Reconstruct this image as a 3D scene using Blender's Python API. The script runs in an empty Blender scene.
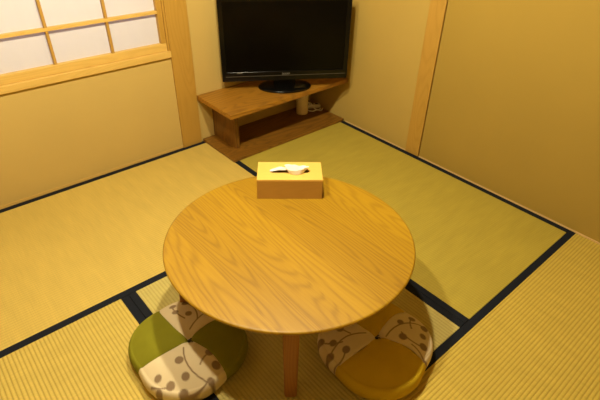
import bpy, bmesh, math, random
from mathutils import Vector, Matrix, noise
PI = math.pi
S = bpy.context.scene
COL = S.collection
random.seed(4)

# ------------------------------------------------------------------ helpers
def srgb(r, g, b):
    f = lambda c: (c / 255) / 12.92 if c <= 10 else (((c / 255) + .055) / 1.055) ** 2.4
    return (f(r), f(g), f(b), 1)

def link(o, parent=None):
    COL.objects.link(o)
    if parent: o.parent = parent
    return o

def obj(name, bm, mat, parent=None, smooth=False, bevel=0, seg=2):
    me = bpy.data.meshes.new(name)
    bmesh.ops.recalc_face_normals(bm, faces=bm.faces[:])
    bm.to_mesh(me); bm.free()
    if mat: me.materials.append(mat)
    if smooth:
        for p in me.polygons: p.use_smooth = True
    o = bpy.data.objects.new(name, me)
    link(o, parent)
    if bevel:
        m = o.modifiers.new('bevel', 'BEVEL'); m.width = bevel; m.segments = seg; m.limit_method = 'ANGLE'
        m.angle_limit = math.radians(40)
    return o

def tag(o, label, cat, group=None, kind=None):
    o['label'] = label; o['category'] = cat
    if group: o['group'] = group
    if kind: o['kind'] = kind
    return o

def thing(name, label, cat, loc=(0, 0, 0), rz=0, group=None):
    o = bpy.data.objects.new(name, None); o.empty_display_size = .05
    link(o); o.location = loc; o.rotation_euler = (0, 0, rz)
    return tag(o, label, cat, group)

def struct(name, bm, mat, parent=None, label=None, cat=None, bevel=0):
    o = obj(name, bm, mat, parent, bevel=bevel)
    o['kind'] = 'structure'
    if label: o['label'] = label; o['category'] = cat
    return o

def box(bm, x0, x1, y0, y1, z0, z1):
    vs = [bm.verts.new((x, y, z)) for x in (x0, x1) for y in (y0, y1) for z in (z0, z1)]
    for f in ((0, 1, 3, 2), (4, 6, 7, 5), (0, 4, 5, 1), (2, 3, 7, 6), (0, 2, 6, 4), (1, 5, 7, 3)):
        bm.faces.new([vs[i] for i in f])
    return bm

def bx(*a): return box(bmesh.new(), *a)

def lathe(bm, prof, n=64, cx=0, cy=0, sx=1, sy=1):
    rings = []
    for r, z in prof:
        if r < 1e-6: rings.append([bm.verts.new((cx, cy, z))])
        else: rings.append([bm.verts.new((cx + sx * r * math.cos(2 * PI * i / n), cy + sy * r * math.sin(2 * PI * i / n), z)) for i in range(n)])
    for a, b in zip(rings, rings[1:]):
        for i in range(n):
            j = (i + 1) % n
            if len(a) == 1 and len(b) == 1: continue
            if len(a) == 1: bm.faces.new((a[0], b[i], b[j]))
            elif len(b) == 1: bm.faces.new((a[i], b[0], a[j]))
            else: bm.faces.new((a[i], b[i], b[j], a[j]))
    return bm

def tube(bm, pts, r, n=8):
    pts = [Vector(p) for p in pts]; rings = []
    for i, p in enumerate(pts):
        t = (pts[min(i + 1, len(pts) - 1)] - pts[max(i - 1, 0)]).normalized()
        a = t.cross(Vector((0, 0, 1)))
        if a.length < .05: a = t.cross(Vector((0, 1, 0)))
        a.normalize(); b = t.cross(a)
        rings.append([bm.verts.new(p + r * (math.cos(2 * PI * k / n) * a + math.sin(2 * PI * k / n) * b)) for k in range(n)])
    for A, B in zip(rings, rings[1:]):
        for k in range(n): bm.faces.new((A[k], A[(k + 1) % n], B[(k + 1) % n], B[k]))
    bm.faces.new(rings[0]); bm.faces.new(rings[-1])
    return bm

def spline(ctrl, n=10):
    P = [Vector(c) for c in ctrl]; P = [P[0]] + P + [P[-1]]; out = []
    for i in range(1, len(P) - 2):
        for k in range(n):
            t = k / n
            a, b, c, d = P[i - 1], P[i], P[i + 1], P[i + 2]
            out.append(.5 * ((2 * b) + (c - a) * t + (2 * a - 5 * b + 4 * c - d) * t * t + (3 * b - a - 3 * c + d) * t ** 3))
    out.append(P[-2]); return out

# ------------------------------------------------------------------ materials
class NT:
    def __init__(s, name, rough=.6, spec=.5):
        s.m = bpy.data.materials.new(name); s.m.use_nodes = True
        s.t = s.m.node_tree; s.b = s.t.nodes['Principled BSDF']
        s.b.inputs['Roughness'].default_value = rough
        s.b.inputs['Specular IOR Level'].default_value = spec
    def n(s, typ, ins=None, **kw):
        nd = s.t.nodes.new(typ)
        for k, v in kw.items(): setattr(nd, k, v)
        for k, v in (ins or {}).items():
            if isinstance(v, bpy.types.NodeSocket): s.t.links.new(v, nd.inputs[k])
            else: nd.inputs[k].default_value = v
        return nd
    def math(s, op, a, b=0.0, c=0.0):
        return s.n('ShaderNodeMath', {0: a, 1: b, 2: c}, operation=op).outputs[0]
    def mix(s, f, a, b, blend='MIX'):
        nd = s.n('ShaderNodeMix', data_type='RGBA', blend_type=blend)
        for k, v in ((0, f), (6, a), (7, b)):
            if isinstance(v, bpy.types.NodeSocket): s.t.links.new(v, nd.inputs[k])
            else: nd.inputs[k].default_value = v
        return nd.outputs[2]
    def out(s, name, sock): s.t.links.new(sock, s.b.inputs[name])
    def coord(s): return s.n('ShaderNodeTexCoord').outputs['Object']
    def noise(s, v, scale, detail=3, rough=.5, dist=0.0):
        return s.n('ShaderNodeTexNoise', {'Vector': v, 'Scale': scale, 'Detail': detail, 'Roughness': rough, 'Distortion': dist}).outputs[0]
    def map(s, v, sc=(1, 1, 1), loc=(0, 0, 0), rot=(0, 0, 0)):
        return s.n('ShaderNodeMapping', {'Vector': v, 'Scale': sc, 'Location': loc, 'Rotation': rot}).outputs[0]
    def bump(s, h, strength=.3, dist=.002):
        s.out('Normal', s.n('ShaderNodeBump', {'Height': h, 'Strength': strength, 'Distance': dist}).outputs[0])
    def ramp(s, f, stops):
        nd = s.n('ShaderNodeValToRGB', {'Fac': f}); e = nd.color_ramp.elements
        e[0].position, e[0].color = stops[0]; e[1].position, e[1].color = stops[1]
        for p, c in stops[2:]:
            x = e.new(p); x.color = c
        return nd.outputs[0]

def plain(name, col, rough=.5, spec=.5, metal=0, var=.06, scale=60):
    t = NT(name, rough, spec); t.b.inputs['Metallic'].default_value = metal
    f = t.noise(t.coord(), scale)
    t.out('Base Color', t.mix(f, tuple(c * (1 - var) for c in col[:3]) + (1,), tuple(min(1, c * (1 + var)) for c in col[:3]) + (1,)))
    return t.m

def plaster(name, col):
    t = NT(name, .95, .15); c = t.coord()
    f = t.noise(c, 3, 4); g = t.noise(c, 420, 3)
    a = t.mix(f, tuple(x * .93 for x in col[:3]) + (1,), tuple(x * 1.06 for x in col[:3]) + (1,))
    t.out('Base Color', t.mix(t.math('MULTIPLY', g, .25), a, tuple(x * .75 for x in col[:3]) + (1,)))
    t.bump(g, .25, .0012)
    return t.m

def wood(name, lo, hi, axis='y', rough=.45, plank=0, scale=1.0, spec=.5, contrast=1.0, bump=.12, ring=150.0, rw=.36, el=1.1):
    """Grain runs along `axis`. plank > 0 gives glued staves of that width across the grain."""
    t = NT(name, rough, spec); c = t.coord()
    rot = {'y': (0, 0, 0), 'x': (0, 0, PI / 2), 'z': (PI / 2, 0, 0)}[axis]
    c = t.map(c, rot=rot)
    tone = 0.5
    if plank:
        sep = t.n('ShaderNodeSeparateXYZ', {0: c})
        idx = t.math('FLOOR', t.math('DIVIDE', t.math('ADD', sep.outputs[0], 5.013), plank))
        wn = t.n('ShaderNodeTexWhiteNoise', {'W': idx}, noise_dimensions='1D')
        off = t.n('ShaderNodeVectorMath', {0: wn.outputs['Color'], 1: (3.0, 7.0, 2.0)}, operation='MULTIPLY').outputs[0]
        c = t.n('ShaderNodeVectorMath', {0: c, 1: off}, operation='ADD').outputs[0]
        tone = wn.outputs['Value']
    # cathedral figure: iso-lines of a noise field stretched along the grain
    fld = t.noise(t.map(c, (7 * scale, el * scale, 7 * scale)), 1.0, 1.5, .4)
    rings = t.math('SINE', t.math('MULTIPLY', fld, ring))
    rings = t.math('POWER', t.math('MULTIPLY_ADD', rings, .5, .5), 2.4)
    fine = t.noise(t.map(c, (230 * scale, 9 * scale, 230 * scale)), 1.0, 3, .6)
    broad = t.noise(t.map(c, (9 * scale, .9 * scale, 9 * scale)), 1.0, 2)
    f = t.math('ADD', t.math('MULTIPLY', rings, rw), t.math('MULTIPLY', fine, .55))
    f = t.math('ADD', f, t.math('MULTIPLY', broad, .3))
    if plank: f = t.math('ADD', f, t.math('MULTIPLY_ADD', tone, .3, -.15))
    f = t.math('MULTIPLY_ADD', t.math('SUBTRACT', f, .6), 1.3 * contrast, .5)
    col = t.ramp(f, [(.0, hi), (1., lo)])
    t.out('Base Color', col)
    t.bump(t.math('ADD', fine, t.math('MULTIPLY', rings, .3)), bump, .0006)
    return t.m

def tatami(name, col, axis, rs):
    """Rush mat, ribs running along `axis` 1.2 cm apart."""
    t = NT(name, .62, .3); c = t.coord()
    if axis == 'x': c = t.map(c, rot=(0, 0, PI / 2))
    sep = t.n('ShaderNodeSeparateXYZ', {0: c})
    ph = t.math('MULTIPLY', sep.outputs[0], 2 * PI / .0122)
    rib = t.math('POWER', t.math('ABSOLUTE', t.math('SINE', t.math('MULTIPLY', ph, .5))), .7)
    # single rushes cross the ribs: fine streaks across, each with a tone of its own
    streak = t.noise(t.map(c, (9, 420, 1)), 1.0, 2)
    broad = t.noise(t.map(c, (6, 26, 1)), 1.0, 3)
    big = t.noise(c, 2.2, 2)
    lo = tuple(x * .80 for x in col[:3]) + (1,); hi = tuple(min(1, x * 1.15) for x in col[:3]) + (1,)
    f = t.math('ADD', t.math('MULTIPLY', streak, .45), t.math('MULTIPLY', broad, .35))
    f = t.math('ADD', f, t.math('MULTIPLY', big, .2))
    base = t.mix(t.math('MULTIPLY_ADD', f, 2.0, -.5), lo, hi)
    groove = t.math('SUBTRACT', 1.0, rib)
    base = t.mix(t.math('MULTIPLY', groove, rs), base, tuple(x * y for x, y in zip(col[:3], (.55, .5, .4))) + (1,))
    t.out('Base Color', base)
    t.bump(t.math('ADD', rib, t.math('MULTIPLY', streak, .18)), rs * 1.3, .0022)
    return t.m

def cloth(name, col, rough=.9):
    t = NT(name, rough, .15); c = t.coord()
    w = t.noise(c, 900, 2); b = t.noise(c, 18, 3)
    a = t.mix(b, tuple(x * .88 for x in col[:3]) + (1,), tuple(min(1, x * 1.1) for x in col[:3]) + (1,))
    t.out('Base Color', a); t.bump(w, .3, .0008)
    return t.m

def printed(name, ground, ink):
    """Printed cotton: the `motif` attribute says where the stems and seed heads are."""
    t = NT(name, .9, .15); c = t.coord()
    at = t.n('ShaderNodeAttribute', attribute_name='motif').outputs['Fac']
    w = t.noise(c, 900, 2)
    g = t.mix(t.noise(c, 25), tuple(x * .93 for x in ground[:3]) + (1,), ground)
    t.out('Base Color', t.mix(at, g, ink)); t.bump(w, .3, .0008)
    return t.m

M = {}
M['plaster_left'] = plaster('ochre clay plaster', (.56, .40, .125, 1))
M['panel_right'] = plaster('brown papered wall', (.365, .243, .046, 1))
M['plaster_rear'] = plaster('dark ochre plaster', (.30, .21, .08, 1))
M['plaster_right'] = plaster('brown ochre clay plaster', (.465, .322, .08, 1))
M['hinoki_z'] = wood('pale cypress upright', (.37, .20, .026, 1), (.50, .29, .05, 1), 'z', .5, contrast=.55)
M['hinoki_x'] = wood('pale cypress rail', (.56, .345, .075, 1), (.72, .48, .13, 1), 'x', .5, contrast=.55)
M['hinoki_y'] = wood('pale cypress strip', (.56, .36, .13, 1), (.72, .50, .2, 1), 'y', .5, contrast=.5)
M['table'] = wood('honey oak top', (.20, .092, .002, 1), (.415, .235, .006, 1), 'y', .45, plank=.088, scale=.85, contrast=.95, ring=300.0, rw=.26, el=.6)
M['leg'] = wood('brown oak leg', (.22, .085, .016, 1), (.36, .15, .03, 1), 'z', .45, contrast=.7)
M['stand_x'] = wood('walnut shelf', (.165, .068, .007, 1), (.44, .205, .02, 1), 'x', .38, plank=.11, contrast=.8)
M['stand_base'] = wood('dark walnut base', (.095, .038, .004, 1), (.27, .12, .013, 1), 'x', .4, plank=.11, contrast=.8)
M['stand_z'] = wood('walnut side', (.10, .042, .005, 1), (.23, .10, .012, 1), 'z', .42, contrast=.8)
M['ceiling'] = wood('ceiling boards', (.13, .08, .03, 1), (.22, .14, .06, 1), 'x', .6, plank=.3, contrast=.6)
M['paper'] = NT('shoji paper', .95, .1)
M['border'] = cloth('navy black border cloth', (.0105, .0128, .0195, 1))
M['green'] = cloth('olive green cloth', (.21, .20, .012, 1))
M['mustard'] = cloth('mustard cloth', (.56, .38, .014, 1))
M['print'] = printed('printed beige cotton', (.72, .60, .38, 1), (.27, .185, .105, 1))
M['thread'] = plain('dark thread', (.03, .024, .015, 1), .8)
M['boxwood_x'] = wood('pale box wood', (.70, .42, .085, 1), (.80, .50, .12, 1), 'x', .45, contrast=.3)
M['boxwood_shaded'] = wood('shade-browned box wood', (.40, .21, .035, 1), (.50, .28, .055, 1), 'x', .45, contrast=.3)  # lid wood again, with the shade of the unlit front painted in
M['tissue'] = plain('tissue paper', (.86, .80, .70, 1), .95, .1, var=.02)
M['gloss_black'] = plain('glossy black plastic', (.003, .0028, .0025, 1), .15, .3)
M['screen'] = plain('dark screen glass', (.0015, .0013, .001, 1), .2, .16)
M['matte_black'] = plain('matt black plastic', (.012, .011, .01, 1), .5, .4)
M['silver'] = plain('dull silver plastic', (.075, .066, .05, 1), .45, .3, metal=.3)
M['canister'] = plain('beige card', (.80, .66, .36, 1), .7, .3)
M['white_plastic'] = plain('white plastic', (.85, .80, .70, 1), .4)
M['dark'] = plain('dark gap', (.03, .02, .01, 1), .9)
M['white_metal'] = plain('white enamel', (.8, .78, .74, 1), .4)
t = M['paper']
pc = t.noise(t.map(t.coord(), (30, 30, 8)), 1.0, 4)
t.out('Base Color', t.mix(pc, (.84, .80, .76, 1), (.90, .86, .82, 1)))
tr = t.n('ShaderNodeBsdfTranslucent', {'Color': (.8, .78, .76, 1)})
ms = t.n('ShaderNodeMixShader', {0: .42}); t.t.links.new(t.b.outputs[0], ms.inputs[1]); t.t.links.new(tr.outputs[0], ms.inputs[2])
t.t.links.new(ms.outputs[0], t.t.nodes['Material Output'].inputs[0]); M['paper'] = t.m
TAT = {'left': (.635, .465, .107, 1), 'right': (.46, .36, .052, 1), 'half': (.54, .45, .14, 1), 'bl': (.63, .475, .105, 1), 'br': (.60, .44, .075, 1)}  # right mat: weave sheen put into the colour, so darker and greener
RIB = {'left': .35, 'right': .3, 'half': .5, 'bl': .65, 'br': .6}

# ------------------------------------------------------------------ room
H = 2.3; XW = -2.58; YW = -2.62
struct('floor', bx(XW - .1, .1, YW - .1, .1, -.16, -.05), M['ceiling'])
struct('ceiling', bx(XW - .1, .1, YW - .1, .1, H, H + .06), M['ceiling'])
WX0, WX1, WZ0, WZ1 = -2.45, -.96, .511, 1.45           # window opening in the left wall
b = bmesh.new()
box(b, XW - .1, WX0, 0, .1, -.05, H); box(b, WX1, .1, 0, .1, -.05, H)
box(b, WX0, WX1, 0, .1, -.05, WZ0); box(b, WX0, WX1, 0, .1, WZ1, H)
struct('wall_left', b, M['plaster_left'])
b = bmesh.new()
box(b, 0, .04, -.812, .0, -.05, H)
struct('wall_right', b, M['plaster_right'])
struct('wall_right_front', bx(0, .04, YW, -.9045, -.05, H), M['panel_right'])
struct('wall_right_backing', bx(.04, .1, YW, 0, -.05, H), M['dark'])
struct('wall_front', bx(XW - .1, XW, YW, 0, -.05, H), M['plaster_rear'])
struct('wall_back', bx(XW - .1, .1, YW - .1, YW, -.05, H), M['plaster_rear'])
struct('trim_1', bx(-.958, -.843, -.012, .0, 0, H), M['hinoki_z'], bevel=.002)
struct('trim_2', bx(-.006, .04, -.9, -.812, 0, H), M['hinoki_z'], bevel=.002)
b = bmesh.new(); box(b, XW, -.958, -.004, 0, -.05, .012)
struct('baseboard_left', b, M['hinoki_x'])
b = bmesh.new(); box(b, -.004, 0, -.812, -.335, -.05, .006); box(b, -.004, 0, YW, -.904, -.05, .006)
struct('baseboard_right', b, M['hinoki_y'])

# shoji window
win = bpy.data.objects.new('window_1', None); link(win); win['kind'] = 'structure'
win['label'] = 'white paper shoji window with pale wooden lattice'; win['category'] = 'window'
b = bmesh.new()
box(b, -.968, -.958, -.006, .07, .535, WZ1)             # jamb
box(b, WX0 - .03, WX0, -.006, .07, .535, WZ1); box(b, WX0 - .03, -.958, -.008, .07, WZ1, WZ1 + .05)
struct('window_frame', b, M['hinoki_z'], win, bevel=.0015)
b = bmesh.new(); box(b, WX0 - .03, -.958, -.014, .07, .511, .543)
struct('window_sill', b, M['hinoki_x'], win, bevel=.002)
b = bmesh.new(); box(b, -1.758, -.968, .002, .03, .5435, .58)
struct('bottom_rail', b, M['hinoki_x'], win, bevel=.0015)
b = bmesh.new(); box(b, WX0, -1.758, .034, .062, .5435, .58)
struct('bottom_rail', b, M['hinoki_x'], win, bevel=.0015)
for x0, x1, y0 in ((-.994, -.968, .002), (-1.788, -1.758, .002), (-1.76, -1.73, .034), (WX0, WX0 + .03, .034)):
    struct('stile', bx(x0, x1, y0, y0 + .028, .58, WZ1), M['hinoki_z'], win, bevel=.0015)
for x in (-1.232, -1.486):
    struct('lattice_bar', bx(x - .0055, x + .0055, .006, .024, .58, WZ1), M['hinoki_z'], win)
for x in (-1.97, -2.2):
    struct('lattice_bar', bx(x - .0055, x + .0055, .038, .056, .58, WZ1), M['hinoki_z'], win)
k = 0
while .727 + k * .15 < WZ1 - .03:
    z = .727 + k * .15; k += 1
    struct('lattice_bar', bx(-1.758, -.994, .003, .024, z - .0065, z + .0065), M['hinoki_x'], win)
    struct('lattice_bar', bx(WX0 + .03, -1.76, .035, .056, z - .0065, z + .0065), M['hinoki_x'], win)
struct('shoji_paper', bx(-1.758, -.994, .0242, .0247, .58, WZ1), M['paper'], win)
struct('shoji_paper', bx(WX0 + .03, -1.76, .0562, .0567, .58, WZ1), M['paper'], win)

# ------------------------------------------------------------------ tatami mats
HB = .028
def mat(x0, x1, y0, y1, axis, col, label, borders):
    g = 'tatami mats'
    m = thing('tatami_mat', label, 'tatami mat', ((x0 + x1) / 2, (y0 + y1) / 2, -.05), 0, g)
    hx, hy = (x1 - x0) / 2 - .0006, (y1 - y0) / 2 - .0006
    ix0, ix1, iy0, iy1 = -hx, hx, -hy, hy
    for s in borders:
        if s == 'l': obj('cloth_border', bx(-hx, -hx + HB, -hy, hy, 0, .0508), M['border'], m, bevel=.0015); ix0 = -hx + HB
        if s == 'r': obj('cloth_border', bx(hx - HB, hx, -hy, hy, 0, .0508), M['border'], m, bevel=.0015); ix1 = hx - HB
        if s == 'b': obj('cloth_border', bx(-hx, hx, -hy, -hy + HB, 0, .0508), M['border'], m, bevel=.0015); iy0 = -hy + HB
        if s == 't': obj('cloth_border', bx(-hx, hx, hy - HB, hy, 0, .0508), M['border'], m, bevel=.0015); iy1 = hy - HB
    obj('rush_surface', bx(ix0, ix1, iy0, iy1, 0, .05), tatami('rush ' + label[:18], TAT[col], axis, RIB[col]), m, bevel=.001)
XS, YS, XL = -.826, -.867, -1.667
mat(XW, XS, YS, -.005, 'x', 'left', 'tatami mat along the plaster wall under the shoji window', 'tb')
mat(XS, -.005, -1.738, -.005, 'y', 'right', 'greenish tatami mat along the plain right wall, in front of the television stand', 'lr')
mat(XL, XS, -1.738, YS, 'y', 'half', 'square half tatami mat under the round table', 'lr')
mat(XW, XL, YW + .005, YS, 'y', 'bl', 'tatami mat with ribs towards the viewer, left of the green cushion', 'lr')
mat(XL, -.005, YW + .005, -1.738, 'x', 'br', 'tatami mat at the right front corner, beside the mustard cushion', 'tb')

# ------------------------------------------------------------------ television stand
st = thing('tv_stand', 'low brown wooden television stand with open shelf in the room corner', 'tv stand', (0, 0, 0))
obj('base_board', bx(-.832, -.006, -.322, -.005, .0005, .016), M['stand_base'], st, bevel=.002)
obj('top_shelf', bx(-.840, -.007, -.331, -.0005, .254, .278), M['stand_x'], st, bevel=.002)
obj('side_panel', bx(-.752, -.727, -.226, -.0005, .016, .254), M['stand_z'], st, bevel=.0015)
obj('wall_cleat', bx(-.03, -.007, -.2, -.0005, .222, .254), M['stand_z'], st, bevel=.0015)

c = obj('canister', lathe(bmesh.new(), [(0, 0), (.036, 0), (.038, .002), (.038, .150), (.0395, .151), (.0395, .168), (.037, .170), (0, .170)], 40), M['canister'], smooth=False, bevel=.001)
c.location = (-.156, -.094, .0165); tag(c, 'plain beige round canister standing on the base of the television stand', 'canister')
for p in c.data.polygons: p.use_smooth = len(p.vertices) == 4 and abs(p.normal.z) < .3

ps = thing('power_strip', 'small white power strip lying behind the canister under the shelf', 'power strip', (-.052, -.072, .0165), math.radians(-28))
obj('body', bx(-.055, .055, -.018, .018, 0, .024), M['white_plastic'], ps, bevel=.004, seg=3)
for k in (-.03, 0, .03):
    obj('socket', bx(k - .008, k + .008, -.006, .006, .0238, .0255), M['matte_black'], ps)
PM = Matrix.Translation((-.052, -.072, .0165)) @ Matrix.Rotation(math.radians(-28), 4, 'Z')
def cord(label, pts, mat, r=.0038):
    o = obj('cord', tube(bmesh.new(), spline(pts, 8), r), mat, ps, smooth=True); o.matrix_parent_inverse = PM.inverted(); o['label'] = label
cord('white cord', [(-.078, -.055, .0405), (-.108, -.08, .07), (-.095, -.11, .068), (-.07, -.12, .03), (-.045, -.13, .022), (-.02, -.12, .02), (-.012, -.07, .02)], M['white_plastic'])
cord('white cord', [(-.1, -.045, .0285), (-.108, -.085, .0205), (-.095, -.125, .0205), (-.06, -.128, .0205), (-.04, -.15, .0205), (-.016, -.135, .0205)], M['white_plastic'])
cord('black cord', [(-.06, -.068, .0405), (-.08, -.055, .075), (-.10, -.03, .08), (-.12, -.008, .11), (-.125, -.006, .18), (-.125, -.006, .25)], M['matte_black'], .003)

# ------------------------------------------------------------------ television (front faces -Y in its own frame)
W = .691; TZ0, TZ1 = .331, .768
tv = thing('television', 'black flat screen television on the wooden corner stand', 'television', (-.409, -.238, .2785), math.radians(-32.16))
z0, z1 = TZ0 - .2745, TZ1 - .2745
def frame(bm, xo, zo0, zo1, xi, zi0, zi1, y0, y1):
    o = [(-xo, zo0), (xo, zo0), (xo, zo1), (-xo, zo1)]; i = [(-xi, zi0), (xi, zi0), (xi, zi1), (-xi, zi1)]
    R = [[bm.verts.new((x, y, z)) for x, z in L] for L, y in ((o, y0), (o, y1), (i, y0), (i, y1))]
    for k in range(4):
        j = (k + 1) % 4
        bm.faces.new((R[0][k], R[0][j], R[2][j], R[2][k])); bm.faces.new((R[1][k], R[1][j], R[3][j], R[3][k]))
        bm.faces.new((R[0][k], R[0][j], R[1][j], R[1][k])); bm.faces.new((R[2][k], R[2][j], R[3][j], R[3][k]))
    return bm
obj('bezel', frame(bmesh.new(), W / 2, z0, z1, W / 2 - .026, z0 + .052, z1 - .028, 0, .03), M['gloss_black'], tv, bevel=.003, seg=3)
obj('screen', bx(-W / 2 + .026, W / 2 - .026, .006, .028, z0 + .052, z1 - .028), M['screen'], tv)
b = bmesh.new()
pr = [((-W / 2 + .012, W / 2 - .012), (z0 + .01, z1 - .01), .0302), ((-.25, .25), (z0 + .05, z1 - .07), .05), ((-.2, .2), (z0 + .08, z1 - .11), .085)]
rg = [[b.verts.new((x, y, z)) for x, z in ((X[0], Z[0]), (X[1], Z[0]), (X[1], Z[1]), (X[0], Z[1]))] for X, Z, y in pr]
for A, B in zip(rg, rg[1:]):
    for k in range(4): b.faces.new((A[k], A[(k + 1) % 4], B[(k + 1) % 4], B[k]))
b.faces.new(rg[0]); b.faces.new(rg[-1])
obj('back_cover', b, M['matte_black'], tv, bevel=.006)
obj('silver_line', bx(-W / 2 + .02, W / 2 - .012, -.0012, .001, z0 + .0265, z0 + .030), M['silver'], tv)
# wordmark on the lower bezel
cu = bpy.data.curves.new('logo', 'FONT'); cu.body = 'SHARP'; cu.size = .0135; cu.align_x = 'CENTER'; cu.extrude = .0006; cu.space_character = 1.1
tmp = bpy.data.objects.new('logo_text', cu); COL.objects.link(tmp)
dg = bpy.context.evaluated_depsgraph_get()
me = bpy.data.meshes.new_from_object(tmp.evaluated_get(dg)); COL.objects.unlink(tmp); bpy.data.objects.remove(tmp)
lg = bpy.data.objects.new('logo', me); me.materials.clear(); me.materials.append(plain('logo silver', (.22, .2, .165, 1), .5)); link(lg, tv)
lg.rotation_euler = (PI / 2, 0, 0); lg.location = (0, -.0018, z0 + .0325); lg['label'] = 'small silver wordmark'
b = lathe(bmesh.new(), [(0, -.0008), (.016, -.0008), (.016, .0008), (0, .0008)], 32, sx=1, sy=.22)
e = obj('bezel_oval', b, plain('indicator silver', (.09, .082, .066, 1), .5), tv); e.rotation_euler = (PI / 2, 0, 0); e.location = (-W / 2 + .095, -.0008, z0 + .047)  # small flat silver oval on the lower bezel
# oval foot and neck
b = lathe(bmesh.new(), [(0, 0), (.148, 0), (.150, .003), (.150, .007), (.144, .012), (.11, .0165), (.06, .021), (0, .022)], 72, 0, .045, 1, .66)
obj('oval_base', b, M['gloss_black'], tv, smooth=True)
b = bmesh.new(); box(b, -.06, .06, .036, .07, .018, z0 + .10)
obj('neck', b, M['gloss_black'], tv, bevel=.006, seg=3)

# ------------------------------------------------------------------ round table
TH = .34; TR = .3775
tb = thing('round_table', 'low round honey coloured oak table on four brown legs', 'table', (-1.260, -1.300, 0))
prof = [(0, TH - .024), (TR - .05, TH - .024), (TR - .006, TH - .0115), (TR - .0012, TH - .009), (TR, TH - .006), (TR - .0006, TH - .0028), (TR - .003, TH - .0006), (TR - .006, TH), (0, TH)]
o = obj('tabletop', lathe(bmesh.new(), prof, 160), M['table'], tb, smooth=True)
for p in o.data.polygons:
    if abs(p.normal.z) > .999: p.use_smooth = False
RV = Vector((.749, -.662, 0))                               # the top is a little wider this way
for v in o.data.vertices: v.co += RV * (v.co.dot(RV) * .035)
def leg_bm(a, rf):
    b = bmesh.new(); ct = Vector(((rf - .025) * math.cos(a), (rf - .025) * math.sin(a), TH - .0235)); cb = Vector((rf * math.cos(a), rf * math.sin(a), .0009))
    ux = Vector((math.cos(a), math.sin(a), 0)); uy = Vector((-math.sin(a), math.cos(a), 0)); R = []
    for cpt, s in ((cb, .0185), (ct, .0245)):
        R.append([b.verts.new(cpt + s * i * ux + s * j * uy) for i, j in ((-1, -1), (1, -1), (1, 1), (-1, 1))])
    for k in range(4): b.faces.new((R[0][k], R[0][(k + 1) % 4], R[1][(k + 1) % 4], R[1][k]))
    b.faces.new(R[0]); b.faces.new(R[1]); return b
for k in range(4):
    obj('leg', leg_bm(math.radians(51 + 90 * k), (.34, .362, .323, .34)[k]), M['leg'], tb, bevel=.008, seg=3)

# ------------------------------------------------------------------ tissue box
bxr = math.atan2(-.143, .175)
TX = thing('tissue_box', 'pale yellow wooden tissue box near the far edge of the round table', 'tissue box', (-1.0905, -1.0935, TH + .0004), bxr)
L, D, HT = .113, .060, .078
b = bmesh.new(); n = 40                                   # lid with a long rounded slot
sl, sw = .071, .013
def rim(i, z, lx, ly, rr):
    a = 2 * PI * i / n; return (max(-lx, min(lx, (lx + rr) * 1.0 * math.cos(a) * 1.35)) , ly * math.sin(a), z)
def slot_pt(i, z, grow=0):
    a = 2 * PI * (i + .5) / n; r = sw + grow
    cxs = (sl - sw) if math.cos(a) > 0 else -(sl - sw)
    return (cxs + r * math.cos(a), r * math.sin(a), z)
def rect_pt(i, z):
    a = 2 * PI * (i + .5) / n; c, s = math.cos(a), math.sin(a)
    k = min(L / max(abs(c), 1e-6), D / max(abs(s), 1e-6)); return (k * c, k * s, z)
zt, zb_ = HT, HT - .006
A = [b.verts.new(slot_pt(i, zt)) for i in range(n)]; B = [b.verts.new(rect_pt(i, zt)) for i in range(n)]
A2 = [b.verts.new(slot_pt(i, zb_)) for i in range(n)]; B2 = [b.verts.new(rect_pt(i, zb_)) for i in range(n)]
corners = {}
for i in range(n):
    j = (i + 1) % n
    pi, pj = B[i].co, B[j].co
    def corner(z):
        return b.verts.new((math.copysign(L, pi.x), math.copysign(D, pi.y), z))
    cross = abs(abs(pi.x) - L) < 1e-6 and abs(abs(pj.y) - D) < 1e-6 and abs(abs(pj.x) - L) > 1e-6 or abs(abs(pi.y) - D) < 1e-6 and abs(abs(pj.x) - L) < 1e-6 and abs(abs(pi.x) - L) > 1e-6
    if cross:
        q, q2 = corner(zt), corner(zb_)
        b.faces.new((A[i], B[i], q, B[j], A[j])); b.faces.new((A2[i], B2[i], q2, B2[j], A2[j]))
        b.faces.new((B[i], B2[i], q2, q)); b.faces.new((q, q2, B2[j], B[j]))
    else:
        b.faces.new((A[i], B[i], B[j], A[j])); b.faces.new((A2[i], B2[i], B2[j], A2[j])); b.faces.new((B[i], B2[i], B2[j], B[j]))
    b.faces.new((A[i], A2[i], A2[j], A[j]))
obj('lid', b, M['boxwood_x'], TX)
b = bmesh.new()
for a_ in ((-L, L, -D, -D + .006), (-L, L, D - .006, D), (-L, -L + .006, -D + .006, D - .006), (L - .006, L, -D + .006, D - .006)):
    box(b, *a_, 0, HT - .0062)
box(b, -L + .006, L - .006, -D + .006, D - .006, 0, .005)
obj('body', b, M['boxwood_shaded'], TX)
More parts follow.
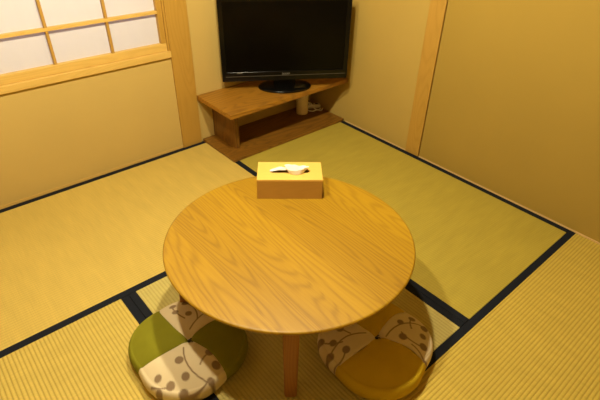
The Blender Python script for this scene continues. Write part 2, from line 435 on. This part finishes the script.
# tissue pulled through the slot: an open crumpled funnel at the right, a limp tail lying on the lid at the left
b = bmesh.new(); n = 40; rings = []
for k in range(9):
    v = k / 8; row = []
    for i in range(n):
        a = 2 * PI * i / n
        wob = 1 + (.10 * math.sin(3 * a + .6) + .07 * math.sin(7 * a + 2)) * v
        rx = (.021 + .020 * v ** .8) * wob; ry = (.012 + .0065 * v) * wob
        z = HT + .0008 + .0225 * v - .003 * v ** 5 + .003 * v * math.sin(2 * a + 2.4) + .0012 * v * math.sin(9 * a)
        row.append(b.verts.new((.022 + rx * math.cos(a), -.017 + .009 * v + ry * math.sin(a), z)))
    rings.append(row)
for A, B in zip(rings, rings[1:]):
    for i in range(n): b.faces.new((A[i], A[(i + 1) % n], B[(i + 1) % n], B[i]))
G = []
for i in range(25):
    u = i / 24; row = []
    wd = .0045 + .0065 * math.sin(PI * min(1, .15 + u * .8)) ** 1.2
    for k in range(9):
        v = k / 8 * 2 - 1
        x = -.008 - .062 * u
        y = .001 + v * wd + .003 * math.sin(4 * u)
        z = HT + .0012 + (.010 * (1 - u) ** 1.2 + .006 * math.sin(PI * u)) * (1 - .55 * v * v) + .0008 * math.sin(11 * u + 5 * v)
        row.append(b.verts.new((x, y, z)))
    G.append(row)
for i in range(24):
    for k in range(8): b.faces.new((G[i][k], G[i + 1][k], G[i + 1][k + 1], G[i][k + 1]))
ts = obj('tissue', b, M['tissue'], smooth=True)
ts.modifiers.new('thick', 'SOLIDIFY').thickness = .0005
ts.location = TX.location; ts.rotation_euler = (0, 0, bxr)
tag(ts, 'white paper tissue sticking out of the slot of the wooden box', 'tissue')

# ------------------------------------------------------------------ patchwork cushions
def seg_dist(p, a, b):
    ax, ay = a; bx_, by = b; px, py = p
    dx, dy = bx_ - ax, by - ay; t = max(0, min(1, ((px - ax) * dx + (py - ay) * dy) / (dx * dx + dy * dy + 1e-12)))
    return math.hypot(px - ax - t * dx, py - ay - t * dy)
def motif(p, stems, dots):
    v = 0
    for x, y, r in dots:
        v = max(v, min(1, max(0, (r - math.hypot(p[0] - x, p[1] - y)) / .0025 + .5)))
    for s in stems:
        d = min(seg_dist(p, s[i], s[i + 1]) for i in range(len(s) - 1))
        v = max(v, min(1, max(0, (.0023 - d) / .0018 + .5)))
    return v
def arc(x0, y0, x1, y1, bend, n=7):
    mx, my = (x0 + x1) / 2 - (y1 - y0) * bend, (y0 + y1) / 2 + (x1 - x0) * bend
    return [((1 - t) ** 2 * x0 + 2 * t * (1 - t) * mx + t * t * x1, (1 - t) ** 2 * y0 + 2 * t * (1 - t) * my + t * t * y1) for t in [i / n for i in range(n + 1)]]
def cushion(label, loc, seams, mats, seedheads, plab):
    t = thing('floor_cushion', label, 'cushion', loc, 0, 'patchwork floor cushions')
    NT_, NS = 84, 90
    for q in range(4):
        a0 = math.radians(seams[q][0]); a1 = math.radians(seams[(q + 1) % 4][0])
        r0, r1 = seams[q][1], seams[(q + 1) % 4][1]
        if a1 < a0: a1 += 2 * PI
        b = bmesh.new(); rows = []; prof = []
        for i in range(NS + 1):                              # from the top centre outwards, round the side, to the bottom
            s = i / NS
            if s < .62: u = s / .62; prof.append((u * .93, None, u))
            elif s < .9: u = (s - .62) / .28; prof.append((.93 + .07 * math.sin(PI * u), u, 1))
            else: u = (s - .9) / .1; prof.append((.93 * (1 - u), 2, u))
        for rr, side, u in prof:
            row = []
            for k in range(NT_ + 1):
                w = k / NT_; a = a0 + (a1 - a0) * w
                # the seams swirl a little towards the middle
                bow = math.sin(PI * w)
                R = (r0 + (r1 - r0) * w) * (1 + .10 * bow ** 1.3)
                aa = a + .22 * (1 - min(1, rr)) * (1 if side is None else 0)
                edge = min(w, 1 - w) * (a1 - a0) * max(rr, .02) * R    # distance to the seam
                if side is None:
                    z = .058 + .030 * (1 - (max(0, (rr - .42)) / .53) ** 2) - .013 * math.exp(-(rr / .10) ** 2)
                    z -= .004 * math.exp(-edge / .006) * min(1, rr * 4)
                    z += .0035 * noise.noise(Vector((loc[0] * 9 + rr * R * math.cos(aa) * 14, rr * R * math.sin(aa) * 14, q)))
                    z_edge = z
                elif side == 2: z = .0012
                else:
                    zt_ = .058 + .030 * (1 - ((.93 - .42) / .53) ** 2) - .004 * math.exp(-edge / .006)
                    z = zt_ * (.5 + .5 * math.cos(PI * side)) ** .85 + .0012
                row.append(b.verts.new((rr * R * math.cos(aa), rr * R * math.sin(aa), z)))
            rows.append(row)
        for A, B in zip(rows, rows[1:]):
            for k in range(NT_):
                try: b.faces.new((A[k], B[k], B[k + 1], A[k + 1]))
                except ValueError: pass
        bmesh.ops.remove_doubles(b, verts=b.verts[:], dist=1e-6)
        o = obj('cloth_panel', b, M[mats[q]], t, smooth=True); o['label'] = plab[mats[q]]
        if mats[q] == 'print':
            stems, dots = seedheads[q]
            at = o.data.attributes.new('motif', 'FLOAT', 'POINT')
            at.data.foreach_set('value', [motif((v.co.x, v.co.y), stems, dots) for v in o.data.vertices])
    b = bmesh.new()
    lathe(b, [(0, 0), (.004, 0), (.006, .003), (.004, .006), (0, .007)], 16)
    tube(b, spline([(0, 0, .004), (.008, .003, .006), (.014, -.002, .003)], 5), .0016, 6); tube(b, spline([(0, 0, .004), (.005, -.007, .006), (.004, -.013, .003)], 5), .0016, 6)
    k = obj('centre_tie', b, M['thread'], t, smooth=True); k.location = (0, 0, .0725)
    return t
# seed heads on stems, in each cushion's own frame
A_left = {1: ([arc(-.03, -.02, -.02, -.165, -.35), arc(-.025, -.15, -.09, -.15, .25), arc(-.02, -.10, .02, -.085, .2), arc(-.115, -.10, -.16, -.06, .2)],
              [(-.062, -.052, .013), (-.072, -.105, .012), (.022, -.082, .012), (.018, -.125, .013), (-.118, -.098, .013), (-.135, -.055, .011), (-.02, -.155, .011), (-.10, -.14, .014), (-.155, -.09, .012)]),
          3: ([arc(.02, .03, .16, .06, .2), arc(.06, .05, .07, .15, -.25), arc(.10, .06, .13, .11, .3), arc(.03, .08, .03, .17, .2)],
              [(.07, .15, .013), (.13, .11, .013), (.155, .06, .012), (.03, .165, .012), (.05, .09, .011), (.10, .055, .012), (.02, .125, .011)])}
A_right = {3: ([arc(.02, -.02, .16, -.06, .3), arc(.07, -.04, .09, -.12, -.25), arc(.11, -.05, .15, -.02, .2), arc(.06, -.09, .05, -.16, .2)],
               [(.15, -.022, .012), (.10, -.012, .011), (.155, -.07, .013), (.09, -.115, .013), (.052, -.155, .012), (.06, -.055, .013), (.12, -.09, .011)]),
           1: ([arc(-.02, .03, -.16, .05, -.3), arc(-.06, .06, -.05, .15, .25), arc(-.10, .055, -.14, .11, .2), arc(-.03, .08, -.10, .15, -.2), arc(-.11, .03, -.17, .02, .3)],
               [(-.05, .15, .012), (-.10, .145, .013), (-.14, .11, .013), (-.155, .05, .012), (-.07, .095, .012), (-.12, .075, .011), (-.03, .11, .011), (-.11, .028, .012)])}
cushion('round patchwork cushion with olive green and printed beige panels, left of the table', (-1.623, -1.249, .0009),
        [(93, .196), (173, .166), (282, .158), (365, .170)], ['green', 'print', 'green', 'print'],
        A_left, {'green': 'plain olive green panel', 'print': 'beige panel printed with seed heads'})
cushion('round patchwork cushion with mustard and printed beige panels, right front of the table', (-1.163, -1.617, .0009),
        [(92, .174), (175, .166), (290, .166), (367, .176)], ['print', 'mustard', 'print', 'mustard'],
        {0: A_right[1], 2: A_right[3]}, {'mustard': 'plain mustard panel', 'print': 'beige panel printed with seed heads'})

# ------------------------------------------------------------------ ceiling light (above the picture)
def emis(name, col, s):
    m = bpy.data.materials.new(name); m.use_nodes = True; nt = m.node_tree; nt.nodes.clear()
    e = nt.nodes.new('ShaderNodeEmission'); e.inputs[0].default_value = col; e.inputs[1].default_value = s
    o_ = nt.nodes.new('ShaderNodeOutputMaterial'); nt.links.new(e.outputs[0], o_.inputs[0]); return m
def pendant(x, y, z, label, power):
    bulbm = emis('warm bulb', (1, .88, .60, 1), power)
    t = thing('pendant_lamp', label, 'pendant lamp', (x, y, H - .0005), 0, 'pendant lamps over the table')
    dz = z - H
    obj('ceiling_rose', lathe(bmesh.new(), [(0, 0), (.045, 0), (.045, -.02), (.01, -.03), (0, -.03)], 32), M['matte_black'], t, smooth=True)
    obj('cord', tube(bmesh.new(), [(0, 0, -.028), (0, 0, dz + .13)], .003), M['matte_black'], t, smooth=True)
    o = obj('lamp_shade', lathe(bmesh.new(), [(.012, dz + .13), (.03, dz + .125), (.035, dz + .085), (.075, dz + .05), (.10, dz + .008)], 48), M['matte_black'], t, smooth=True)
    m = o.modifiers.new('thick', 'SOLIDIFY'); m.thickness = .002; m.offset = 1
    obj('bulb_holder', lathe(bmesh.new(), [(0, dz + .13), (.018, dz + .13), (.018, dz + .045), (0, dz + .045)], 24), M['matte_black'], t)
    b = obj('bulb', lathe(bmesh.new(), [(0, -.03), (.0172, -.0246), (.028, -.0109), (.0297, .0043), (.0223, .02), (.013, .034), (.012, .043), (0, .043)], 24), bulbm, t, smooth=True)
    b.location = (0, 0, dz)
pendant(-1.70, -1.20, 1.70, 'black pendant lamp hanging over the edge of the table towards the shoji window', 1780)
pendant(-1.22, -1.17, 1.70, 'black pendant lamp hanging over the table on the television side', 2250)

# night sky outside the paper window
w = bpy.data.worlds.new('world'); S.world = w; w.use_nodes = True
w.node_tree.nodes['Background'].inputs[0].default_value = (.46, .52, 1, 1); w.node_tree.nodes['Background'].inputs[1].default_value = 1.15

# ------------------------------------------------------------------ camera
f, yaw, pitch, roll = 467.5401, math.radians(48.5268953), math.radians(35.10032887), math.radians(1.3574075)
fw = Vector((math.cos(yaw) * math.cos(pitch), math.sin(yaw) * math.cos(pitch), -math.sin(pitch)))
r = Vector((math.sin(yaw), -math.cos(yaw), 0)); u = r.cross(fw)
r2 = math.cos(roll) * r + math.sin(roll) * u; u2 = -math.sin(roll) * r + math.cos(roll) * u
cam = bpy.data.cameras.new('camera'); cam.sensor_width = 36; cam.lens = f * 36 / 600; cam.clip_start = .01
co = bpy.data.objects.new('camera', cam); link(co)
mw = Matrix((r2, u2, -fw)).transposed().to_4x4(); mw.translation = Vector((-1.99206963, -2.17203485, 1.28147289)); co.matrix_world = mw
S.camera = co
vs = S.view_settings
S.display_settings.display_device = 'sRGB'
vs.view_transform = 'Standard'; vs.look = 'None'; vs.gamma = 1; vs.use_curve_mapping = False
vs.exposure = 0.0
